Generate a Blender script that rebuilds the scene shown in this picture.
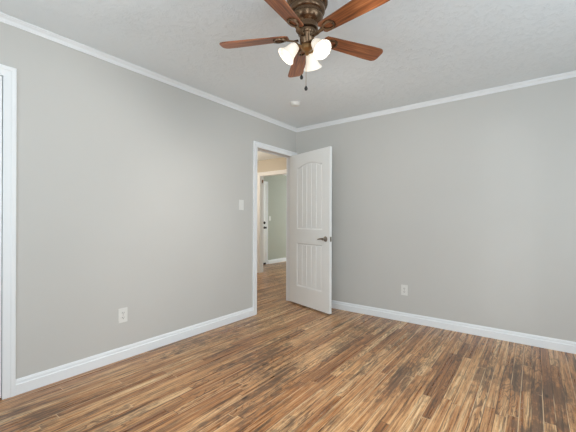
import bpy, bmesh, math
from mathutils import Vector, Matrix

for o in list(bpy.data.objects):
    bpy.data.objects.remove(o)
scene = bpy.context.scene
COL = scene.collection

# ------------------------------------------------------------------ camera
cam_data = bpy.data.cameras.new('camera')
cam = bpy.data.objects.new('camera', cam_data)
COL.objects.link(cam)
F_PX, YAW, ROLL, HORIZON = 324.53, math.radians(37.18), math.radians(0.203), 220.25
cam_data.sensor_width = 36.0
cam_data.lens = F_PX / 576 * 36.0
cam_data.shift_y = (HORIZON - 216.0) / 576
cam_data.clip_start = 0.05
cam.matrix_world = (Matrix.Translation((2.699, -3.750, 1.1467)) @ Matrix.Rotation(YAW, 4, 'Z')
                    @ Matrix.Rotation(math.pi / 2, 4, 'X') @ Matrix.Rotation(ROLL, 4, 'Z'))
scene.camera = cam

# ------------------------------------------------------------------ light
scene.view_settings.view_transform = 'Standard'
scene.view_settings.look = 'None'
scene.view_settings.gamma = 1.0
scene.view_settings.use_curve_mapping = False
scene.view_settings.exposure = 0.0
scene.cycles.use_denoising = True
scene.render.filter_size = 1.0
scene.cycles.max_bounces = 10
scene.cycles.diffuse_bounces = 8

world = bpy.data.worlds.new('sky')
scene.world = world
world.use_nodes = True
world.node_tree.nodes['Background'].inputs[0].default_value = (0.75, 0.86, 1.0, 1)
world.node_tree.nodes['Background'].inputs[1].default_value = 1.0


def area_light(name, loc, direction, sx, sy, power, color):
    l = bpy.data.lights.new(name, 'AREA')
    l.shape = 'RECTANGLE'
    l.size, l.size_y, l.energy, l.color = sx, sy, power, color
    o = bpy.data.objects.new(name, l)
    COL.objects.link(o)
    o.location = loc
    o.rotation_euler = Vector(direction).to_track_quat('-Z', 'Y').to_euler()
    return o


def point_light(name, loc, power, color, radius):
    l = bpy.data.lights.new(name, 'POINT')
    l.energy, l.color, l.shadow_soft_size = power, color, radius
    o = bpy.data.objects.new(name, l)
    COL.objects.link(o)
    o.location = loc
    return o


# daylight entering through the two windows of the bedroom and one of the far room, plus an added fill
area_light('window_daylight_side', (4.13, -2.3, 1.35), (-1, 0, 0.2), 1.7, 1.4, 33, (0.76, 0.91, 1.0))
area_light('window_daylight_rear', (3.36, -4.55, 1.25), (0, 1, 0.1), 0.45, 1.7, 15, (0.84, 0.93, 1.0))
area_light('added_fill_left', (1.55, -4.55, 1.30), (0.12, 1, 0.2), 1.1, 1.5, 21, (0.77, 0.91, 1.0))  # added light to brighten the door and corner, no open window behind it
area_light('window_daylight_far', (-1.2, 5.9, 1.5), (0, -1, -0.1), 1.6, 1.3, 75, (0.90, 0.97, 1.0))
point_light('hall_lamp', (-1.9, 0.25, 1.9), 32, (1.0, 0.85, 0.69), 0.12)

# low pale sunlight reaching the right wall through the rear window
sl = bpy.data.lights.new('low_sun', 'SUN')
sl.energy, sl.angle, sl.color = 0.12, math.radians(1.5), (0.95, 0.98, 1.0)
so = bpy.data.objects.new('low_sun', sl)
COL.objects.link(so)
so.rotation_euler = Vector((-0.187, 1.0, -0.012)).to_track_quat('-Z', 'Y').to_euler()


# ------------------------------------------------------------------ materials
def srgb(r, g, b):
    f = lambda c: (c / 255 / 12.92) if c / 255 <= 0.04045 else ((c / 255 + 0.055) / 1.055) ** 2.4
    return (f(r), f(g), f(b), 1.0)


class NT:
    """small helper for building node trees"""
    def __init__(self, name):
        self.m = bpy.data.materials.new(name)
        self.m.use_nodes = True
        self.t = self.m.node_tree
        self.bsdf = self.t.nodes['Principled BSDF']

    def n(self, kind, **kw):
        nd = self.t.nodes.new(kind)
        for k, v in kw.items():
            setattr(nd, k, v)
        return nd

    def l(self, a, b):
        self.t.links.new(a, b)

    def put(self, sock, v):
        if isinstance(v, bpy.types.NodeSocket):
            self.l(v, sock)
        else:
            sock.default_value = v

    def math(self, op, a, b=0.0, c=0.0):
        nd = self.n('ShaderNodeMath', operation=op)
        self.put(nd.inputs[0], a)
        self.put(nd.inputs[1], b)
        if op in ('MULTIPLY_ADD', 'SMOOTH_MIN', 'WRAP'):
            self.put(nd.inputs[2], c)
        return nd.outputs[0]

    def comb(self, x, y, z):
        nd = self.n('ShaderNodeCombineXYZ')
        for s, v in zip(nd.inputs, (x, y, z)):
            self.put(s, v)
        return nd.outputs[0]

    def noise(self, vec, scale, detail=3.0, rough=0.5, dist=0.0):
        nd = self.n('ShaderNodeTexNoise')
        self.l(vec, nd.inputs['Vector'])
        nd.inputs['Scale'].default_value = scale
        nd.inputs['Detail'].default_value = detail
        nd.inputs['Roughness'].default_value = rough
        nd.inputs['Distortion'].default_value = dist
        return nd.outputs['Fac']

    def ramp(self, fac, stops):
        nd = self.n('ShaderNodeValToRGB')
        cr = nd.color_ramp
        while len(cr.elements) < len(stops):
            cr.elements.new(0.5)
        for e, (p, c) in zip(cr.elements, stops):
            e.position, e.color = p, c
        self.l(fac, nd.inputs[0])
        return nd.outputs[0]

    def range(self, v, a, b, c=0.0, d=1.0, smooth=True):
        nd = self.n('ShaderNodeMapRange')
        nd.interpolation_type = 'SMOOTHSTEP' if smooth else 'LINEAR'
        for s, x in zip(nd.inputs[:5], (v, a, b, c, d)):
            self.put(s, x)
        return nd.outputs[0]

    def mix(self, fac, a, b, mode='MIX'):
        nd = self.n('ShaderNodeMix', data_type='RGBA', blend_type=mode)
        self.put(nd.inputs[0], fac)
        self.put(nd.inputs[6], a)
        self.put(nd.inputs[7], b)
        return nd.outputs[2]

    def coords(self, which='Object'):
        return self.n('ShaderNodeTexCoord').outputs[which]

    def bump(self, height, strength, dist):
        nd = self.n('ShaderNodeBump')
        nd.inputs['Strength'].default_value = strength
        nd.inputs['Distance'].default_value = dist
        self.l(height, nd.inputs['Height'])
        self.l(nd.outputs[0], self.bsdf.inputs['Normal'])


def paint(name, col, rough=0.6, var=0.03, scale=3.0, bump=0.0, bscale=180, metal=0.0, spec=0.5):
    k = NT(name)
    c = k.coords()
    nz = k.noise(c, scale, 3)
    lo = tuple(x * (1 - var) for x in col[:3]) + (1,)
    hi = tuple(min(1, x * (1 + var)) for x in col[:3]) + (1,)
    k.l(k.ramp(nz, [(0.3, lo), (0.7, hi)]), k.bsdf.inputs['Base Color'])
    k.bsdf.inputs['Roughness'].default_value = rough
    k.bsdf.inputs['Metallic'].default_value = metal
    k.bsdf.inputs['Specular IOR Level'].default_value = spec
    if bump:
        k.bump(k.noise(c, bscale, 2), bump, 0.002)
    return k.m


def ceiling_mat():
    k = NT('stomped_ceiling_texture')
    c = k.coords()
    n1 = k.noise(c, 13.0, 4, 0.6, 1.6)
    n2 = k.noise(c, 38.0, 3, 0.6, 2.2)
    ridge = k.math('ABSOLUTE', k.math('SUBTRACT', n2, 0.5))
    h = k.math('MULTIPLY_ADD', k.range(ridge, 0.0, 0.09, 1.0, 0.0), k.range(n1, 0.45, 0.62), 0.0)
    h = k.math('ADD', h, k.math('MULTIPLY', n1, 0.6))
    k.bsdf.inputs['Base Color'].default_value = CEIL_COL
    k.bsdf.inputs['Roughness'].default_value = 0.75
    k.bsdf.inputs['Specular IOR Level'].default_value = 0.2
    k.bump(h, 0.36, 0.006)
    return k.m


def floor_mat():
    k = NT('old_oak_strip_floor')
    c = k.coords()
    sep = k.n('ShaderNodeSeparateXYZ')
    k.l(c, sep.inputs[0])
    x, y = sep.outputs[0], sep.outputs[1]
    W = 0.0572
    u = k.math('DIVIDE', x, W)
    row = k.math('FLOOR', u)
    fr = k.math('FRACT', u)

    def wn(vec):
        nd = k.n('ShaderNodeTexWhiteNoise', noise_dimensions='3D')
        k.l(vec, nd.inputs['Vector'])
        s = k.n('ShaderNodeSeparateColor')
        k.l(nd.outputs['Color'], s.inputs[0])
        return s.outputs

    r0 = wn(k.comb(row, 3.7, 1.3))
    L = k.math('MULTIPLY_ADD', r0[0], 1.1, 0.65)
    v = k.math('ADD', k.math('DIVIDE', y, L), k.math('MULTIPLY', r0[1], 17.0))
    cell = k.math('FLOOR', v)
    fv = k.math('FRACT', v)
    rid = wn(k.comb(row, cell, 9.1))
    # seams between strips and at strip ends
    du = k.math('MULTIPLY', k.math('SUBTRACT', 0.5, k.math('ABSOLUTE', k.math('SUBTRACT', fr, 0.5))), W)
    dv = k.math('MULTIPLY', k.math('SUBTRACT', 0.5, k.math('ABSOLUTE', k.math('SUBTRACT', fv, 0.5))), L)
    dmin = k.math('MINIMUM', du, dv)
    seam = k.range(dmin, 0.0006, 0.0028, 1.0, 0.0)
    # grain coordinates, shifted per strip
    ox = k.math('MULTIPLY', rid[0], 37.0)
    oy = k.math('MULTIPLY', rid[1], 53.0)
    gx = k.math('ADD', x, ox)
    gy = k.math('ADD', y, oy)
    fine = k.noise(k.comb(k.math('MULTIPLY', gx, 150.0), k.math('MULTIPLY', gy, 5.0), ox), 1.0, 4, 0.6)
    streak = k.noise(k.comb(k.math('MULTIPLY', gx, 46.0), k.math('MULTIPLY', gy, 1.0), oy), 1.0, 4, 0.58, 0.3)
    field = k.noise(k.comb(k.math('MULTIPLY', gx, 13.0), k.math('MULTIPLY', gy, 1.7), oy), 1.0, 2, 0.45, 0.25)
    rings = k.math('SINE', k.math('MULTIPLY', field, 105.0))
    rings = k.range(rings, 0.55, 0.95)
    cath = k.math('MULTIPLY', rings, k.range(rid[2], 0.35, 0.75))
    grit = k.noise(k.comb(k.math('MULTIPLY', gx, 100.0), k.math('MULTIPLY', gy, 15.0), oy), 1.0, 5, 0.7, 0.5)
    tone = k.math('ADD', k.math('MULTIPLY', rid[0], 0.36), k.math('MULTIPLY', k.range(streak, 0.28, 0.72, 0.0, 1.0, False), 0.64))
    base = k.ramp(tone, [(0.10, srgb(*FT[0])), (0.32, srgb(*FT[1])), (0.50, srgb(*FT[2])),
                         (0.68, srgb(*FT[3])), (0.88, srgb(*FT[4]))])
    # redder boards in the dry half of the room
    warm = k.noise(k.comb(k.math('MULTIPLY', x, 2.2), k.math('MULTIPLY', y, 1.6), 11.0), 1.0, 3, 0.6, 0.3)
    base = k.mix(k.math('MULTIPLY', k.range(warm, 0.44, 0.66), 0.42), base, srgb(166, 108, 64))
    col = k.mix(k.math('MULTIPLY', k.range(fine, 0.50, 0.59), 0.50), base, srgb(84, 56, 36))
    col = k.mix(k.math('MULTIPLY', k.range(grit, 0.54, 0.66), 0.38), col, srgb(76, 52, 36))
    col = k.mix(k.math('MULTIPLY', k.range(grit, 0.44, 0.32), 0.28), col, srgb(232, 198, 154))
    col = k.mix(k.math('MULTIPLY', cath, 0.66), col, srgb(70, 46, 30))
    # dark mineral streaks inside single strips
    ms = k.range(k.noise(k.comb(k.math('MULTIPLY', gx, 38.0), k.math('MULTIPLY', gy, 1.3), ox), 1.0, 5, 0.68, 0.3), 0.53, 0.66)
    col = k.mix(k.math('MULTIPLY', ms, 0.80), col, srgb(62, 43, 30))
    # old water and age stains and broad dark areas across strips, ragged strip by strip
    s1 = k.noise(k.comb(k.math('MULTIPLY_ADD', rid[1], 0.2, k.math('MULTIPLY', x, 1.7)),
                        k.math('MULTIPLY_ADD', rid[2], 0.4, k.math('MULTIPLY', y, 1.4)), 4.2), 1.0, 4, 0.62, 0.4)
    s2 = k.noise(k.comb(k.math('MULTIPLY', gx, 34.0), k.math('MULTIPLY', gy, 9.0), 2.0), 1.0, 5, 0.7)
    f = k.math('MULTIPLY', k.math('SUBTRACT', s1, 0.5), 0.9)
    for bx, by, rx, ry in STAINS:
        ex = k.math('DIVIDE', k.math('SUBTRACT', x, bx), rx)
        ey = k.math('DIVIDE', k.math('SUBTRACT', y, by), ry)
        d2 = k.math('ADD', k.math('MULTIPLY', ex, ex), k.math('MULTIPLY', ey, ey))
        f = k.math('ADD', f, k.math('MULTIPLY', k.range(d2, 0.0, 1.8, 1.0, 0.0), 0.10))
    f = k.math('ADD', f, k.math('MULTIPLY', k.math('SUBTRACT', s2, 0.5), 0.8))
    f = k.math('ADD', f, k.math('MULTIPLY', k.math('SUBTRACT', rid[1], 0.5), 0.12))
    st = k.range(f, 0.02, 0.22)
    col = k.mix(k.math('MULTIPLY', st, 0.66), col, srgb(76, 62, 52))
    # small dark knots / nail marks
    vo = k.n('ShaderNodeTexVoronoi', feature='F1')
    k.l(k.comb(k.math('MULTIPLY', x, 9.0), k.math('MULTIPLY', y, 3.2), 0.0), vo.inputs['Vector'])
    vo.inputs['Scale'].default_value = 1.0
    kn = k.range(vo.outputs['Distance'], 0.05, 0.13, 1.0, 0.0)
    ks = k.n('ShaderNodeSeparateColor')
    k.l(vo.outputs['Color'], ks.inputs[0])
    kn = k.math('MULTIPLY', kn, k.range(ks.outputs[0], 0.72, 0.78))
    col = k.mix(k.math('MULTIPLY', kn, 0.85), col, srgb(40, 28, 20))
    # seams: dark, in places worn pale
    worn = k.noise(k.comb(k.math('MULTIPLY', x, 9.0), k.math('MULTIPLY', y, 1.3), 7.0), 1.0, 3)
    scol = k.mix(k.range(worn, 0.46, 0.58), srgb(52, 38, 28), srgb(222, 190, 150))
    col = k.mix(k.math('MULTIPLY', seam, 0.92), col, scol)
    k.l(col, k.bsdf.inputs['Base Color'])
    rg = k.math('MULTIPLY_ADD', k.math('SUBTRACT', streak, 0.5), 0.22, FLOOR_ROUGH)
    k.l(k.math('ADD', rg, k.math('MULTIPLY', st, 0.08)), k.bsdf.inputs['Roughness'])
    k.bsdf.inputs['Specular IOR Level'].default_value = 0.6
    hgt = k.math('SUBTRACT', k.math('MULTIPLY', fine, 0.15), seam)
    k.bump(hgt, 0.25, 0.0015)
    return k.m


def blade_wood():
    k = NT('walnut_fan_blade_wood')
    c = k.coords()
    sep = k.n('ShaderNodeSeparateXYZ')
    k.l(c, sep.inputs[0])
    g = k.noise(k.comb(k.math('MULTIPLY', sep.outputs[0], 4.0), k.math('MULTIPLY', sep.outputs[1], 70.0), 0.0), 1.0, 4, 0.55, 0.4)
    k.l(k.ramp(g, [(0.30, srgb(94, 52, 31)), (0.52, srgb(148, 88, 52)), (0.74, srgb(186, 122, 76))]), k.bsdf.inputs['Base Color'])
    k.bsdf.inputs['Roughness'].default_value = 0.32
    return k.m


def glass_shade():
    k = NT('frosted_white_glass')
    nz = k.noise(k.coords(), 30.0, 2)
    k.l(k.ramp(nz, [(0.3, (0.80, 0.76, 0.70, 1)), (0.7, (0.86, 0.83, 0.78, 1))]), k.bsdf.inputs['Base Color'])
    k.bsdf.inputs['Roughness'].default_value = 0.35
    k.bsdf.inputs['Emission Color'].default_value = (1.0, 0.86, 0.68, 1)
    k.bsdf.inputs['Emission Strength'].default_value = 0.42
    tr = k.n('ShaderNodeBsdfTranslucent')
    tr.inputs[0].default_value = (0.95, 0.9, 0.82, 1)
    mx = k.n('ShaderNodeMixShader')
    mx.inputs[0].default_value = 0.025
    out = k.t.nodes['Material Output']
    k.l(k.bsdf.outputs[0], mx.inputs[1])
    k.l(tr.outputs[0], mx.inputs[2])
    k.l(mx.outputs[0], out.inputs[0])
    return k.m


def bulb_mat():
    k = NT('lit_bulb')
    nz = k.noise(k.coords(), 20.0, 1)
    k.l(k.ramp(nz, [(0.3, (1.0, 0.86, 0.66, 1)), (0.7, (1.0, 0.90, 0.72, 1))]), k.bsdf.inputs['Emission Color'])
    k.bsdf.inputs['Emission Strength'].default_value = 2.2
    return k.m


CEIL_COL = srgb(234, 240, 243)
FT = [(108, 66, 37), (160, 108, 65), (194, 141, 92), (219, 171, 120), (244, 210, 163)]
FLOOR_ROUGH = 0.30
# old stains, with broad ones that darken the right side: centre x, y and half-widths in metres
STAINS = [(2.19, -0.83, 0.24, 0.26), (2.62, -0.96, 0.26, 0.22), (2.36, -1.17, 0.16, 0.2), (1.30, -1.21, 0.08, 0.34), (1.64, -0.80, 0.14, 0.16),
          (0.80, -2.24, 0.05, 0.45), (1.91, -1.32, 0.09, 0.3), (1.17, -2.63, 0.07, 0.3), (0.88, -1.67, 0.08, 0.3), (1.05, -0.53, 0.2, 0.12),
          (2.83, -1.15, 0.14, 0.3), (2.65, -0.75, 0.5, 0.35), (2.0, -0.40, 0.3, 0.15), (2.7, -1.5, 0.15, 0.3), (0.45, -2.9, 0.06, 0.3)]
M = {}
M['wall'] = paint('pale_grey_wall_paint', srgb(203, 202, 198), 0.7, 0.012, 1.5, 0.12, 220, spec=0.25)
M['hall_wall'] = paint('hall_beige_wall_paint', srgb(206, 200, 188), 0.7, 0.012, 1.5, 0.1, 220, spec=0.25)
M['far_wall'] = paint('far_room_grey_green_paint', srgb(186, 190, 178), 0.7, 0.012, 1.5, 0.1, 220, spec=0.25)
M['ceiling'] = ceiling_mat()
M['trim'] = paint('white_trim_gloss_paint', srgb(240, 243, 245), 0.5, 0.01, 4.0, spec=0.3)
M['door'] = paint('white_door_paint', srgb(243, 245, 244), 0.4, 0.01, 4.0, 0.06, 240)
M['floor'] = floor_mat()
M['plastic'] = paint('white_plastic', srgb(230, 230, 226), 0.4, 0.01, 20)
M['slot'] = paint('dark_slot', srgb(40, 40, 42), 0.6, 0.05, 30)
M['nickel'] = paint('satin_nickel', srgb(150, 142, 132), 0.32, 0.06, 40, metal=1.0)
M['black'] = paint('black_hardware', srgb(22, 21, 20), 0.4, 0.1, 40)
M['bronze'] = paint('oil_rubbed_bronze', srgb(116, 93, 72), 0.27, 0.18, 35, metal=0.85)
M['brass'] = paint('antique_brass', srgb(158, 124, 84), 0.32, 0.1, 35, metal=0.9)
M['blade'] = blade_wood()
M['shade'] = glass_shade()
M['bulb'] = bulb_mat()


# ------------------------------------------------------------------ mesh helpers
def obj(name, bm, mat, parent=None, smooth=False):
    bmesh.ops.remove_doubles(bm, verts=bm.verts, dist=1e-6)
    bmesh.ops.recalc_face_normals(bm, faces=bm.faces)
    me = bpy.data.meshes.new(name)
    bm.to_mesh(me)
    bm.free()
    me.materials.append(mat)
    if smooth:
        for p in me.polygons:
            p.use_smooth = True
        try:
            me.set_sharp_from_angle(angle=math.radians(38))
        except Exception:
            pass
    o = bpy.data.objects.new(name, me)
    COL.objects.link(o)
    if parent:
        o.parent = parent
    return o


def structure(name, bm, mat, label, cat, smooth=False):
    o = obj(name, bm, mat, smooth=smooth)
    o['kind'] = 'structure'
    o['label'] = label
    o['category'] = cat
    return o


def empty(name, label, cat, loc=(0, 0, 0), rotz=0.0, group=None, kind=None):
    o = bpy.data.objects.new(name, None)
    COL.objects.link(o)
    o.location = loc
    o.rotation_euler = (0, 0, rotz)
    o['label'] = label
    o['category'] = cat
    if group:
        o['group'] = group
    if kind:
        o['kind'] = kind
    return o


def box(bm, x0, x1, y0, y1, z0, z1, bevel=0.0):
    vs = [bm.verts.new((x, y, z)) for x in (x0, x1) for y in (y0, y1) for z in (z0, z1)]
    fs = [bm.faces.new([vs[i] for i in q]) for q in
          ((0, 1, 3, 2), (4, 6, 7, 5), (0, 4, 5, 1), (2, 3, 7, 6), (0, 2, 6, 4), (1, 5, 7, 3))]
    if bevel:
        es = list({e for f in fs for e in f.edges})
        bmesh.ops.bevel(bm, geom=es, offset=bevel, segments=2, affect='EDGES')


def prism(bm, pts, mapf, h0, h1):
    """extrude polygon pts (a, b) from height h0 to h1; mapf(a, b, h) -> world"""
    lo = [bm.verts.new(mapf(a, b, h0)) for a, b in pts]
    hi = [bm.verts.new(mapf(a, b, h1)) for a, b in pts]
    n = len(pts)
    bm.faces.new(lo)
    bm.faces.new(hi)
    for i in range(n):
        j = (i + 1) % n
        bm.faces.new((lo[i], lo[j], hi[j], hi[i]))


def sweep(bm, rails, close=True):
    """rails: list of cross-sections (each a list of points), joined in turn"""
    rs = [[bm.verts.new(p) for p in r] for r in rails]
    n = len(rs[0])
    for a, b in zip(rs, rs[1:]):
        for i in range(n if close else n - 1):
            j = (i + 1) % n
            bm.faces.new((a[i], a[j], b[j], b[i]))
    if close:
        bm.faces.new(rs[0])
        bm.faces.new(rs[-1])


def lathe(bm, prof, seg=32, mat=None, caps=True):
    """profile of (r, z) turned round z"""
    rings = []
    for r, z in prof:
        rings.append([bm.verts.new((r * math.cos(2 * math.pi * i / seg), r * math.sin(2 * math.pi * i / seg), z)) for i in range(seg)])
    for a, b in zip(rings, rings[1:]):
        for i in range(seg):
            j = (i + 1) % seg
            bm.faces.new((a[i], a[j], b[j], b[i]))
    if caps:
        for rg, (r, z) in ((rings[0], prof[0]), (rings[-1], prof[-1])):
            if r > 1e-5:
                bm.faces.new(rg)
    if mat is not None:
        vs = [v for r in rings for v in r]
        bmesh.ops.transform(bm, matrix=mat, verts=vs)


def tube(bm, pts, r, seg=10):
    pts = [Vector(p) for p in pts]
    rails = []
    for i, p in enumerate(pts):
        d = (pts[min(i + 1, len(pts) - 1)] - pts[max(i - 1, 0)]).normalized()
        up = Vector((0, 0, 1)) if abs(d.z) < 0.9 else Vector((1, 0, 0))
        a = d.cross(up).normalized()
        b = d.cross(a).normalized()
        rr = r[i] if isinstance(r, (list, tuple)) else r
        rails.append([p + (a * math.cos(2 * math.pi * k / seg) + b * math.sin(2 * math.pi * k / seg)) * rr for k in range(seg)])
    sweep(bm, rails)


def casing(bm, m, a0, a1, top, w, t=0.018, bottom=0.0):
    """door casing with a stepped moulded profile round an opening a0..a1 up to top; m(a, z, out)"""
    prof = [(0.0, 0.0), (0.0, t * 0.55), (w * 0.10, t * 0.62), (w * 0.55, t * 0.80), (w * 0.66, t), (w * 0.94, t), (w, t * 0.85), (w, 0.0)]
    secs = [[m(a0 - u, bottom, o) for u, o in prof], [m(a0 - u, top + u, o) for u, o in prof],
            [m(a1 + u, top + u, o) for u, o in prof], [m(a1 + u, bottom, o) for u, o in prof]]
    sweep(bm, secs)


BASE_PROF = [(0.0, 0.0), (0.016, 0.0), (0.016, 0.066), (0.010, 0.071), (0.009, 0.086), (0.004, 0.099), (0.0, 0.100)]
CROWN_PROF = [(0.80 * o, 0.052 - 0.80 * (0.052 - z)) for o, z in [(0.0, 0.0), (0.011, 0.0), (0.011, 0.009), (0.014, 0.011), (0.022, 0.027), (0.038, 0.038), (0.040, 0.043), (0.051, 0.043), (0.051, 0.052), (0.0, 0.052)]]
H = 2.44
DOOR_A0, DOOR_A1, DOOR_TOP = -0.825, -0.066, 2.036     # main doorway along y in the left wall
CL_A0, CL_A1, CL_TOP = -3.98, -3.2025, 2.060            # closet doorway in the left wall
HX0, HX1, HTOP, HY = -2.045, -1.15, 2.103, 1.5         # doorway in the hall's end wall
WT = 0.115

# ------------------------------------------------------------------ setting
bm = bmesh.new()
box(bm, -4.0, 4.3, -4.7, 6.1, -0.08, 0.0)
structure('floor', bm, M['floor'], 'worn brown oak strip floor with dark stains', 'floor')

bm = bmesh.new()
box(bm, -4.0, 4.3, -4.7, 6.1, H, H + 0.08)
structure('ceiling', bm, M['ceiling'], 'white ceiling with a stomped brush texture', 'ceiling')

bm = bmesh.new()
J = 0.016
for y0, y1, z0 in ((-4.7, CL_A0 - J, 0), (CL_A0 - J, CL_A1 + J, CL_TOP + J), (CL_A1 + J, DOOR_A0 - J, 0),
                   (DOOR_A0 - J, DOOR_A1 + J, 2.045 + J), (DOOR_A1 + J, HY, 0)):
    box(bm, -WT, 0.0, y0, y1, z0, H)
structure('wall_left', bm, M['wall'], 'pale grey wall on the left, with the doorway to the hall', 'wall')

bm = bmesh.new()
box(bm, 0.0, 4.3, 0.0, WT, 0, H)
structure('wall_right', bm, M['wall'], 'pale grey wall on the right, behind the open door', 'wall')

# walls behind the camera, each with a window opening
bm = bmesh.new()
SY0, SY1, SZ0, SZ1 = -3.2, -1.4, 0.55, 2.1
for y0, y1, z0, z1 in ((-4.6, SY0, 0, H), (SY1, 0.0, 0, H), (SY0, SY1, 0, SZ0), (SY0, SY1, SZ1, H)):
    box(bm, 4.2, 4.3, y0, y1, z0, z1)
structure('wall_side', bm, M['wall'], 'pale grey window wall opposite the doorway', 'wall')
bm = bmesh.new()
RX0, RX1, RZ0, RZ1 = 3.14, 3.59, 0.22, 2.16
for x0, x1, z0, z1 in ((0.0, 0.95, 0, H), (0.95, 2.15, 0, 0.5), (0.95, 2.15, 2.1, H), (2.15, RX0, 0, H), (RX1, 4.3, 0, H), (RX0, RX1, 0, RZ0), (RX0, RX1, RZ1, H)):
    box(bm, x0, x1, -4.7, -4.6, z0, z1)
box(bm, RX0, RX1, -4.68, -4.64, 1.19, 1.28)
box(bm, 0.95, 2.15, -4.69, -4.66, 0.5, 2.1)  # unseen panel added to keep the low sun out of this opening
structure('wall_behind', bm, M['wall'], 'pale grey window wall behind the viewpoint', 'wall')

# hall and far room
bm = bmesh.new()
box(bm, -2.85, HX0 - J, HY, HY + WT, 0, H)
box(bm, HX0 - J, HX1 + J, HY, HY + WT, HTOP + J, H)
box(bm, HX1 + J, 0.0, HY, HY + WT, 0, H)
structure('wall_hall', bm, M['hall_wall'], 'beige end wall of the hall above the second doorway', 'wall')
bm = bmesh.new()
box(bm, -2.95, -2.85, -3.0, 6.1, 0, H)
structure('wall_far', bm, M['far_wall'], 'grey green wall of the room beyond the hall', 'wall')
bm = bmesh.new()
box(bm, -2.85, -WT, -3.1, -3.0, 0, H)
structure('wall_near', bm, M['hall_wall'], 'beige wall closing the near end of the hall', 'wall')
bm = bmesh.new()
box(bm, -2.85, 0.6, 6.0, 6.1, 0, H)
box(bm, 0.5, 0.6, HY + WT, 6.0, 0, H)
structure('wall_end', bm, M['far_wall'], 'grey green walls closing the far room', 'wall')


# ---- baseboards
def baseboard(bm, ax, a0, a1, at=0.0, sgn=1):
    if ax == 'y':
        sweep(bm, [[(at + sgn * o, a, z) for o, z in BASE_PROF] for a in (a0, a1)])
    else:
        sweep(bm, [[(a, at + sgn * o, z) for o, z in BASE_PROF] for a in (a0, a1)])


CW = 0.066
CLW = 0.066
bm = bmesh.new()
baseboard(bm, 'y', CL_A1 + CLW, DOOR_A0 - CW)
structure('baseboard_left', bm, M['trim'], 'white baseboard along the left wall', 'baseboard')
bm = bmesh.new()
baseboard(bm, 'x', 0.019, 4.2, 0.0, -1)
structure('baseboard_right', bm, M['trim'], 'white baseboard along the right wall', 'baseboard')
bm = bmesh.new()
baseboard(bm, 'y', 2.70, 6.0, -2.85)
structure('baseboard_far', bm, M['trim'], 'white baseboard in the room beyond the hall', 'baseboard')
bm = bmesh.new()
baseboard(bm, 'x', -2.85, HX0 - CW, HY, -1)
baseboard(bm, 'x', HX1 + CW, -WT, HY, -1)
structure('baseboard_hall', bm, M['trim'], 'white baseboard along the end wall of the hall', 'baseboard')

# ---- crown mouldings
bm = bmesh.new()
ends = (-4.6, 0.0)
sweep(bm, [[(o, -4.6, H - 0.052 + z) for o, z in CROWN_PROF], [(o, -o, H - 0.052 + z) for o, z in CROWN_PROF]])
structure('trim_1', bm, M['trim'], 'white crown moulding along the top of the left wall', 'crown moulding')
bm = bmesh.new()
sweep(bm, [[(o, -o, H - 0.052 + z) for o, z in CROWN_PROF], [(4.2, -o, H - 0.052 + z) for o, z in CROWN_PROF]])
structure('trim_2', bm, M['trim'], 'white crown moulding along the top of the right wall', 'crown moulding')
bm = bmesh.new()
sweep(bm, [[(-2.85 + o, 1.62, H - 0.052 + z) for o, z in CROWN_PROF], [(-2.85 + o, 6.0, H - 0.052 + z) for o, z in CROWN_PROF]])
structure('trim_3', bm, M['trim'], 'white crown moulding in the room beyond the hall', 'crown moulding')

# ---- main door frame: casings both sides and jambs
bm = bmesh.new()
mL = lambda a, z, o: (o, a, z)
mLh = lambda a, z, o: (-WT - o, a, z)
casing(bm, mL, DOOR_A0, DOOR_A1, DOOR_TOP, CW)
casing(bm, mLh, DOOR_A0, DOOR_A1, DOOR_TOP, 0.066)
box(bm, -WT, 0.0, DOOR_A0 - J, DOOR_A0 - 0.003, 0, 2.045 + J)
box(bm, -WT, 0.0, DOOR_A1 + 0.003, DOOR_A1 + J, 0, 2.045 + J)
box(bm, -WT, 0.0, DOOR_A0 - J, DOOR_A1 + J, 2.045, 2.045 + J)
box(bm, -WT + 0.02, -0.055, DOOR_A0 - 0.003, DOOR_A0 + 0.008, 0, 2.045)
structure('trim_4', bm, M['trim'], 'white door frame round the doorway to the hall', 'door frame')

# ---- closet door frame
bm = bmesh.new()
casing(bm, mL, CL_A0, CL_A1, CL_TOP, CLW, 0.018)
box(bm, -WT, 0.0, CL_A1 + 0.002, CL_A1 + J, 0, CL_TOP + J)
box(bm, -WT, 0.0, CL_A0 - J, CL_A0 - 0.002, 0, CL_TOP + J)
box(bm, -WT, 0.0, CL_A0 - J, CL_A1 + J, CL_TOP + 0.002, CL_TOP + J)
structure('trim_5', bm, M['trim'], 'white door frame at the left edge of the picture', 'door frame')

# ---- hall doorway frame
bm = bmesh.new()
mH = lambda a, z, o: (a, HY - o, z)
casing(bm, mH, HX0, HX1, HTOP, 0.078, 0.018)
box(bm, HX0 - J, HX0 - 0.002, HY, HY + WT, 0, HTOP + J)
box(bm, HX1 + 0.002, HX1 + J, HY, HY + WT, 0, HTOP + J)
box(bm, HX0 - J, HX1 + J, HY, HY + WT, HTOP + 0.002, HTOP + J)
hall_frame = structure('trim_6', bm, M['trim'], 'white door frame between the hall and the far room', 'door frame')
bm = bmesh.new()
box(bm, HX0 - 0.003, HX0 + 0.001, HY + 0.06, HY + 0.085, 1.96, 2.03)
tube(bm, [(HX0 + 0.003, HY + 0.088, 1.957), (HX0 + 0.003, HY + 0.088, 2.033)], 0.004, 8)
obj('hinge', bm, M['bronze'], hall_frame)

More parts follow.
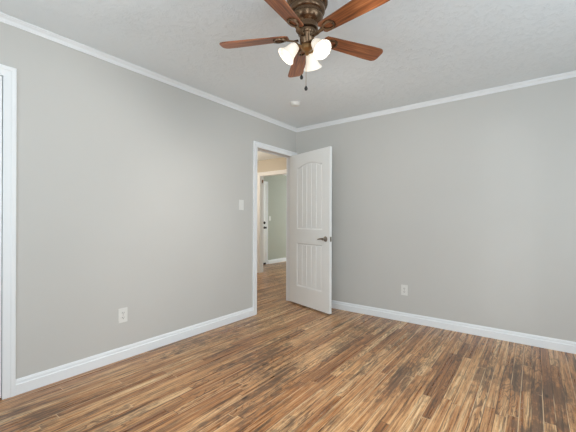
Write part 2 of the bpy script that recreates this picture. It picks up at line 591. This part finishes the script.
# ---- far room door with frame
FX, FA0, FA1, FTOP = -2.85, 1.80, 2.600, 2.065
bm = bmesh.new()
mF = lambda a, z, o: (FX + o, a, z)
casing(bm, mF, FA0, FA1, FTOP, 0.085, 0.018)
structure('trim_7', bm, M['trim'], 'white door frame on the grey green wall of the far room', 'door frame')
bm = bmesh.new()
box(bm, FX + 0.001, FX + 0.009, FA0 + 0.002, FA1 - 0.004, 0.012, FTOP - 0.003)
for z0, z1 in ((0.22, 0.95), (1.15, 1.85)):
    box(bm, FX + 0.008, FX + 0.013, FA0 + 0.12, FA1 - 0.13, z0, z1, 0.003)
far_door = structure('door_3', bm, M['door'], 'white door of the far room with a black deadbolt and knob', 'door')
bm = bmesh.new()
RY = Matrix.Rotation(math.pi / 2, 4, 'Y')
lathe(bm, [(0.0, 0.0), (0.033, 0.0), (0.033, 0.006), (0.014, 0.010), (0.012, 0.035), (0.024, 0.042), (0.029, 0.055), (0.024, 0.066), (0.0, 0.070)], 20,
      Matrix.Translation((FX + 0.009, 2.545, 0.955)) @ RY)
obj('knob', bm, M['black'], far_door, True)
bm = bmesh.new()
lathe(bm, [(0.0, 0.0), (0.034, 0.0), (0.034, 0.012), (0.028, 0.02), (0.0, 0.02)], 20, Matrix.Translation((FX + 0.009, 2.545, 1.078)) @ RY)
box(bm, FX + 0.026, FX + 0.044, 2.541, 2.549, 1.062, 1.094)
obj('deadbolt', bm, M['black'], far_door, True)
bm = bmesh.new()
box(bm, FX + 0.009, FX + 0.03, FA0 + 0.01, FA1 - 0.006, 0.006, 0.05, 0.003)
obj('door_sweep', bm, M['black'], far_door)

# ------------------------------------------------------------------ closet door (closed)
bm = bmesh.new()
box(bm, -0.050, 0.004, CL_A0 + 0.003, CL_A1 - 0.0035, 0.012, CL_TOP - 0.004, 0.002)
for z0, z1 in ((0.24, 0.84), (1.03, 1.88)):
    box(bm, 0.003, 0.007, CL_A0 + 0.13, CL_A1 - 0.13, z0, z1, 0.003)
structure('door_2', bm, M['door'], 'closed white door at the left edge of the picture', 'door')

# ------------------------------------------------------------------ open panelled door
ANG = math.radians(16)
door = empty('door_1', 'open white two panel plank door with arched upper panel', 'door', (0.012, -0.135, 0), -ANG, kind='structure')
S0, S1, Z0, Z1 = -0.030, 0.762, 0.022, 2.038
TH = 0.035                                   # slab lies from y=0 (camera side) to y=TH
PS0, PS1 = 0.130, 0.632                      # panel edges along the door
LZ0, LZ1, UZ0, UZ1, UARCH = 0.262, 0.842, 1.028, 1.858, 0.044


def arch(s):
    """height of the upper panel's arched head at s: flat shoulders, then a rise"""
    t = (s - PS0) / (PS1 - PS0)
    sh = 0.10
    if t <= sh or t >= 1 - sh:
        return UZ1
    tt = (t - sh) / (1 - 2 * sh)
    return UZ1 + UARCH * math.sin(math.pi * tt) ** 0.8


ss = [PS0 + (PS1 - PS0) * i / 28 for i in range(29)]
bm = bmesh.new()
box(bm, S0, S1, 0.009, TH - 0.009, Z0, Z1)
for side in (0, 1):
    face = (lambda a, b, h: (a, 0.009 - h, b)) if side == 0 else (lambda a, b, h: (a, TH - 0.009 + h, b))
    for pts in ([(S0, Z0), (PS0, Z0), (PS0, Z1), (S0, Z1)], [(PS1, Z0), (S1, Z0), (S1, Z1), (PS1, Z1)],
                [(PS0, Z0), (PS1, Z0), (PS1, LZ0), (PS0, LZ0)], [(PS0, LZ1), (PS1, LZ1), (PS1, UZ0), (PS0, UZ0)]):
        prism(bm, pts, face, -0.001, 0.009)
    for a, b in zip(ss, ss[1:]):             # top rail with the arched lower edge
        prism(bm, [(a, arch(a)), (b, arch(b)), (b, Z1), (a, Z1)], face, -0.001, 0.009)
    # sloped sticking round the panels
    IN = 0.016

    def ring(outer):
        n = len(outer)
        cx = (PS0 + PS1) / 2
        cz = sum(p[1] for p in outer) / n
        zs = [p[1] for p in outer]
        inner = []
        for s, z in outer:
            si = PS0 + IN if s < PS0 + 1e-6 else PS1 - IN if s > PS1 - 1e-6 else s
            si = min(max(si, PS0 + IN), PS1 - IN)
            inner.append((si, z + IN if z < min(zs) + 1e-6 else z - IN))
        vo = [bm.verts.new(face(s, z, 0.0088)) for s, z in outer]
        vi = [bm.verts.new(face(s, z, 0.0012)) for s, z in inner]
        for i in range(n):
            j = (i + 1) % n
            bm.faces.new((vo[i], vo[j], vi[j], vi[i]))
    ring([(PS0, LZ0), (PS1, LZ0), (PS1, LZ1), (PS0, LZ1)])
    ring([(PS0, UZ0), (PS1, UZ0)] + [(s, arch(s)) for s in reversed(ss)])
    # planks of the two panels, grooves between them
    NP = 5
    p0, p1 = PS0 + 0.020, PS1 - 0.020
    for i in range(NP):
        a = p0 + (p1 - p0) * i / NP + 0.004
        b = p0 + (p1 - p0) * (i + 1) / NP - 0.004
        for bot, topf in ((LZ0 + 0.020, lambda s: LZ1 - 0.020), (UZ0 + 0.020, lambda s: arch(s) - 0.020)):
            top = [(a + (b - a) * q / 6, topf(a + (b - a) * q / 6)) for q in range(6, -1, -1)]
            base = [(a, bot), (b, bot)] + top
            g = 0.005
            lo = [bm.verts.new(face(s, z, -0.001)) for s, z in base]
            hi = [bm.verts.new(face(min(max(s, a + g), b - g), z, 0.0048)) for s, z in base]
            bm.faces.new(hi)
            for k in range(len(base)):
                j = (k + 1) % len(base)
                bm.faces.new((lo[k], lo[j], hi[j], hi[k]))
slab = obj('door_panel', bm, M['door'], door)

HZ, HS = 0.920, 0.692
bm = bmesh.new()
for sgn, y0 in ((-1, 0.0), (1, TH)):
    R = Matrix.Translation((HS, y0, HZ)) @ Matrix.Rotation(math.pi / 2 * (1 if sgn < 0 else -1), 4, 'X')
    lathe(bm, [(0.0, 0.0), (0.033, 0.0), (0.033, 0.005), (0.029, 0.010), (0.014, 0.014), (0.012, 0.042), (0.015, 0.046), (0.015, 0.056), (0.0, 0.058)], 24, R)
    yy = y0 + sgn * 0.050
    tube(bm, [(HS + 0.006, yy, HZ), (HS - 0.03, yy, HZ + 0.002), (HS - 0.07, yy - sgn * 0.002, HZ - 0.002), (HS - 0.088, yy - sgn * 0.006, HZ - 0.006),
              (HS - 0.104, yy - sgn * 0.010, HZ - 0.006)], [0.010, 0.010, 0.0085, 0.008, 0.006], 12)
obj('lever_handle', bm, M['nickel'], door, True)
bm = bmesh.new()
box(bm, S1 - 0.001, S1 + 0.0015, TH / 2 - 0.0125, TH / 2 + 0.0125, HZ - 0.029, HZ + 0.029)
box(bm, S1, S1 + 0.010, TH / 2 - 0.006, TH / 2 + 0.007, HZ - 0.012, HZ + 0.012, 0.002)
obj('latch_plate', bm, M['nickel'], door)
for z in (0.25, 1.03, 1.82):
    bm = bmesh.new()
    tube(bm, [(S0 - 0.004, TH + 0.004, z - 0.045), (S0 - 0.004, TH + 0.004, z + 0.045)], 0.0055, 10)
    box(bm, S0 - 0.0015, S0 + 0.001, TH - 0.03, TH + 0.004, z - 0.044, z + 0.044)
    obj('hinge', bm, M['nickel'], door)


# ------------------------------------------------------------------ outlets and switches (built facing +x at the origin, z up)
def plate(w, h):
    bm = bmesh.new()
    box(bm, 0.0, 0.0055, -w / 2, w / 2, -h / 2, h / 2, 0.002)
    return bm


def outlet(loc, rotz, label):
    t = empty('wall_outlet', label, 'electrical outlet', loc, rotz, 'white duplex wall outlets')
    obj('cover_plate', plate(0.074, 0.118), M['plastic'], t)
    for s in (-1, 1):
        bm = bmesh.new()
        pts = [(0.0165 * math.cos(q), 0.0145 * math.sin(q)) for q in [2 * math.pi * i / 20 for i in range(20)]]
        prism(bm, pts, lambda a, b, h: (h, a, s * 0.0195 + b), 0.005, 0.0075)
        sock = obj('socket', bm, M['plastic'], t)
        bm = bmesh.new()
        for dy in (-0.0065, 0.0065):
            box(bm, 0.0072, 0.0079, dy - 0.0015, dy + 0.0015, s * 0.0195 - 0.002, s * 0.0195 + 0.007)
        prism(bm, [(0.0028 * math.cos(q), 0.0028 * math.sin(q)) for q in [2 * math.pi * i / 10 for i in range(10)]],
              lambda a, b, h: (h, a, s * 0.0195 - 0.0075 + b), 0.0072, 0.0079)
        obj('slot', bm, M['slot'], sock)
    bm = bmesh.new()
    lathe(bm, [(0.003, 0.0), (0.003, 0.001), (0.0, 0.0014)], 10, Matrix.Translation((0.0054, 0, 0)) @ RY)
    obj('screw', bm, M['nickel'], t)
    return t


outlet((0.0, -2.440, 0.360), 0, 'white outlet low on the left wall near the left door frame')
outlet((1.524, 0.0, 0.356), -math.pi / 2, 'white outlet low on the right wall beside the open door')


def switch(loc, rotz, label):
    t = empty('light_switch', label, 'light switch', loc, rotz)
    obj('cover_plate', plate(0.074, 0.118), M['plastic'], t)
    bm = bmesh.new()
    prism(bm, [(0.005, -0.033), (0.0065, -0.033), (0.010, 0.033), (0.005, 0.033)], lambda a, b, h: (a, h, b), -0.0165, 0.0165)
    obj('rocker', bm, M['plastic'], t)
    return t


switch((0.0, -1.088, 1.322), 0, 'white rocker light switch on the left wall beside the doorway')
switch((-2.85, 2.772, 1.194), 0, 'white light switch seen through the doorway on the far room wall')

# ------------------------------------------------------------------ smoke detector
sd = empty('smoke_detector', 'small round white smoke detector on the ceiling near the corner', 'smoke detector', (0.60, -0.86, H))
bm = bmesh.new()
lathe(bm, [(0.0, 0.0), (0.056, 0.0), (0.056, -0.008), (0.050, -0.012)], 28)
obj('base', bm, M['plastic'], sd, True)
bm = bmesh.new()
lathe(bm, [(0.050, -0.010), (0.049, -0.022), (0.043, -0.031), (0.030, -0.035), (0.0, -0.036)], 28)
obj('cover', bm, M['plastic'], sd, True)

# ------------------------------------------------------------------ ceiling fan with light kit
FANX, FANY, PH = 1.659, -2.205, math.radians(205.7)
fan = empty('ceiling_fan', 'dark bronze hugger ceiling fan with five brown wooden blades and three lit glass shades', 'ceiling fan', (FANX, FANY, H))
ZB = 2.200 - H                                 # blade plane, from the ceiling
bm = bmesh.new()
lathe(bm, [(0.0, 0.0), (0.108, 0.0), (0.110, -0.025), (0.117, -0.032), (0.119, -0.055), (0.115, -0.066), (0.102, -0.071), (0.100, -0.080),
           (0.103, -0.086), (0.102, -0.104), (0.098, -0.112), (0.090, -0.116), (0.089, -0.128), (0.092, -0.134), (0.088, -0.152), (0.074, -0.168),
           (0.063, -0.174), (0.062, -0.196), (0.064, -0.205), (0.0, -0.206)], 48)
obj('motor_housing', bm, M['bronze'], fan, True)
bm = bmesh.new()
lathe(bm, [(0.0, -0.206), (0.052, -0.207), (0.054, -0.214), (0.052, -0.228), (0.046, -0.234), (0.042, -0.240), (0.040, -0.282), (0.034, -0.290), (0.0, -0.291)], 40)
obj('switch_housing', bm, M['bronze'], fan, True)
bm = bmesh.new()
lathe(bm, [(0.0, -0.289), (0.031, -0.291), (0.034, -0.300), (0.030, -0.316), (0.018, -0.324), (0.012, -0.330), (0.013, -0.340), (0.006, -0.348), (0.0, -0.349)], 32)
LA = [math.radians(37.18 + a) for a in (70, 190, -50)]
for a in LA:
    c, s = math.cos(a), math.sin(a)
    tube(bm, [(0.026 * c, 0.026 * s, -0.304), (0.040 * c, 0.040 * s, -0.298), (0.052 * c, 0.052 * s, -0.294), (0.062 * c, 0.062 * s, -0.298)], 0.0075, 10)
    D = Vector((0.62 * c, 0.62 * s, -0.78)).normalized()
    lathe(bm, [(0.0, -0.012), (0.014, -0.012), (0.022, -0.004), (0.024, 0.012), (0.022, 0.014), (0.0, 0.014)], 20,
          Matrix.Translation((0.064 * c, 0.064 * s, -0.300)) @ Vector((0, 0, 1)).rotation_difference(D).to_matrix().to_4x4())
obj('light_fitter', bm, M['brass'], fan, True)
for a in LA:
    c, s = math.cos(a), math.sin(a)
    D = Vector((0.66 * c, 0.66 * s, -0.75)).normalized()
    T = Matrix.Translation((0.064 * c, 0.064 * s, -0.300)) @ Vector((0, 0, 1)).rotation_difference(D).to_matrix().to_4x4()
    bm = bmesh.new()
    outp = [(0.024, 0.002), (0.028, 0.012), (0.032, 0.028), (0.035, 0.046), (0.039, 0.062), (0.046, 0.076), (0.054, 0.086), (0.056, 0.089)]
    inn = [(r - 0.003, z + 0.0005) for r, z in reversed(outp)]
    lathe(bm, outp + inn, 32, T, caps=False)
    shade = obj('lamp_shade', bm, M['shade'], fan, True)
    bm = bmesh.new()
    lathe(bm, [(0.0, 0.008), (0.010, 0.010), (0.011, 0.024), (0.017, 0.040), (0.019, 0.052), (0.015, 0.064), (0.007, 0.070), (0.0, 0.071)], 18, T)
    obj('bulb', bm, M['bulb'], shade, True)
    sp = bpy.data.lights.new('fan_bulb_light', 'SPOT')
    sp.energy, sp.color, sp.shadow_soft_size = 25.0, (1.0, 0.965, 0.92), 0.03
    sp.spot_size, sp.spot_blend = math.radians(165), 0.6
    so = bpy.data.objects.new('fan_bulb_light', sp)
    COL.objects.link(so)
    so.location = Vector((FANX, FANY, H)) + (T @ Vector((0, 0, 0.094)))
    so.rotation_euler = D.to_track_quat('-Z', 'Y').to_euler()

# blades
R0, R1 = 0.118, 0.522


def blade_outline():
    top = []
    for i in range(15):
        t = i / 14
        r = R0 + (R1 - R0) * t
        w = 0.039 + 0.016 * min(1, t * 1.25)
        top.append((r, w))
    out = [(R0 - 0.010, 0.026)] + top[:-2]
    rc = 0.030                                  # rounded tip corners
    w = top[-1][1]
    out += [(R1 - rc + rc * math.sin(q), w - rc + rc * math.cos(q)) for q in [math.pi / 2 * i / 6 for i in range(7)]]
    return out + [(r, -w) for r, w in reversed(out)]


bl_pts = blade_outline()
for kk in range(5):
    ang = PH - kk * math.radians(72)
    pitch = math.radians(-12)
    base = Matrix.Rotation(ang, 4, 'Z') @ Matrix.Translation((0, 0, ZB)) @ Matrix.Rotation(pitch, 4, 'X')
    bm = bmesh.new()
    prism(bm, bl_pts, lambda a, b, h: (a, b, h), -0.003, 0.003)
    bmesh.ops.bevel(bm, geom=[e for e in bm.edges if abs(e.verts[0].co.z - e.verts[1].co.z) < 1e-6], offset=0.0012, segments=1, affect='EDGES')
    b = obj('blade', bm, M['blade'], fan)
    b.matrix_local = base
    bm = bmesh.new()
    # open teardrop loop under the blade root
    loop = []
    for i in range(28):
        q = 2 * math.pi * i / 28
        loop.append(Vector((0.160 + 0.034 * math.cos(q), (0.025 + 0.006 * math.cos(q)) * math.sin(q), -0.010)))
    loop = loop + loop[:2]
    rails = []
    for i in range(len(loop) - 1):
        d = (loop[(i + 1) % 28] - loop[(i - 1) % 28]).normalized()
        n = Vector((-d.y, d.x, 0))
        rails.append([loop[i] + n * a + Vector((0, 0, z)) for a, z in ((-0.007, 0.006), (-0.006, -0.002), (0.0, -0.004), (0.006, -0.002), (0.007, 0.006))])
    sweep(bm, rails, True)
    # flat arm from the motor to the loop, curling up at the hub
    secs = []
    for r, z, w in ((0.050, -0.018, 0.016), (0.075, -0.020, 0.013), (0.100, -0.015, 0.011), (0.130, -0.009, 0.016)):
        secs.append([(r, -w, z + 0.003), (r, -w * 0.6, z - 0.003), (r, w * 0.6, z - 0.003), (r, w, z + 0.003)])
    sweep(bm, secs)
    ir = obj('blade_iron', bm, M['bronze'], fan, True)
    ir.matrix_local = base

# pull chains
for dx, dy, zb in ((-0.030, 0.012, 1.972), (-0.004, 0.012, 1.908)):
    c, s = math.cos(math.radians(37.18)), math.sin(math.radians(37.18))
    px, py = dx * c - dy * s, dx * s + dy * c
    zt, zl = -0.262, zb - H
    bm = bmesh.new()
    tube(bm, [(px * 1.0, py * 1.0, zt), (px, py, zl + 0.012)], 0.0011, 6)
    ch = obj('pull_chain', bm, M['brass'], fan)
    bm = bmesh.new()
    lathe(bm, [(0.0, 0.016), (0.004, 0.013), (0.0085, 0.004), (0.010, -0.003), (0.007, -0.011), (0.0, -0.014)], 16, Matrix.Translation((px, py, zl)))
    obj('pull_knob', bm, M['black'], ch, True)
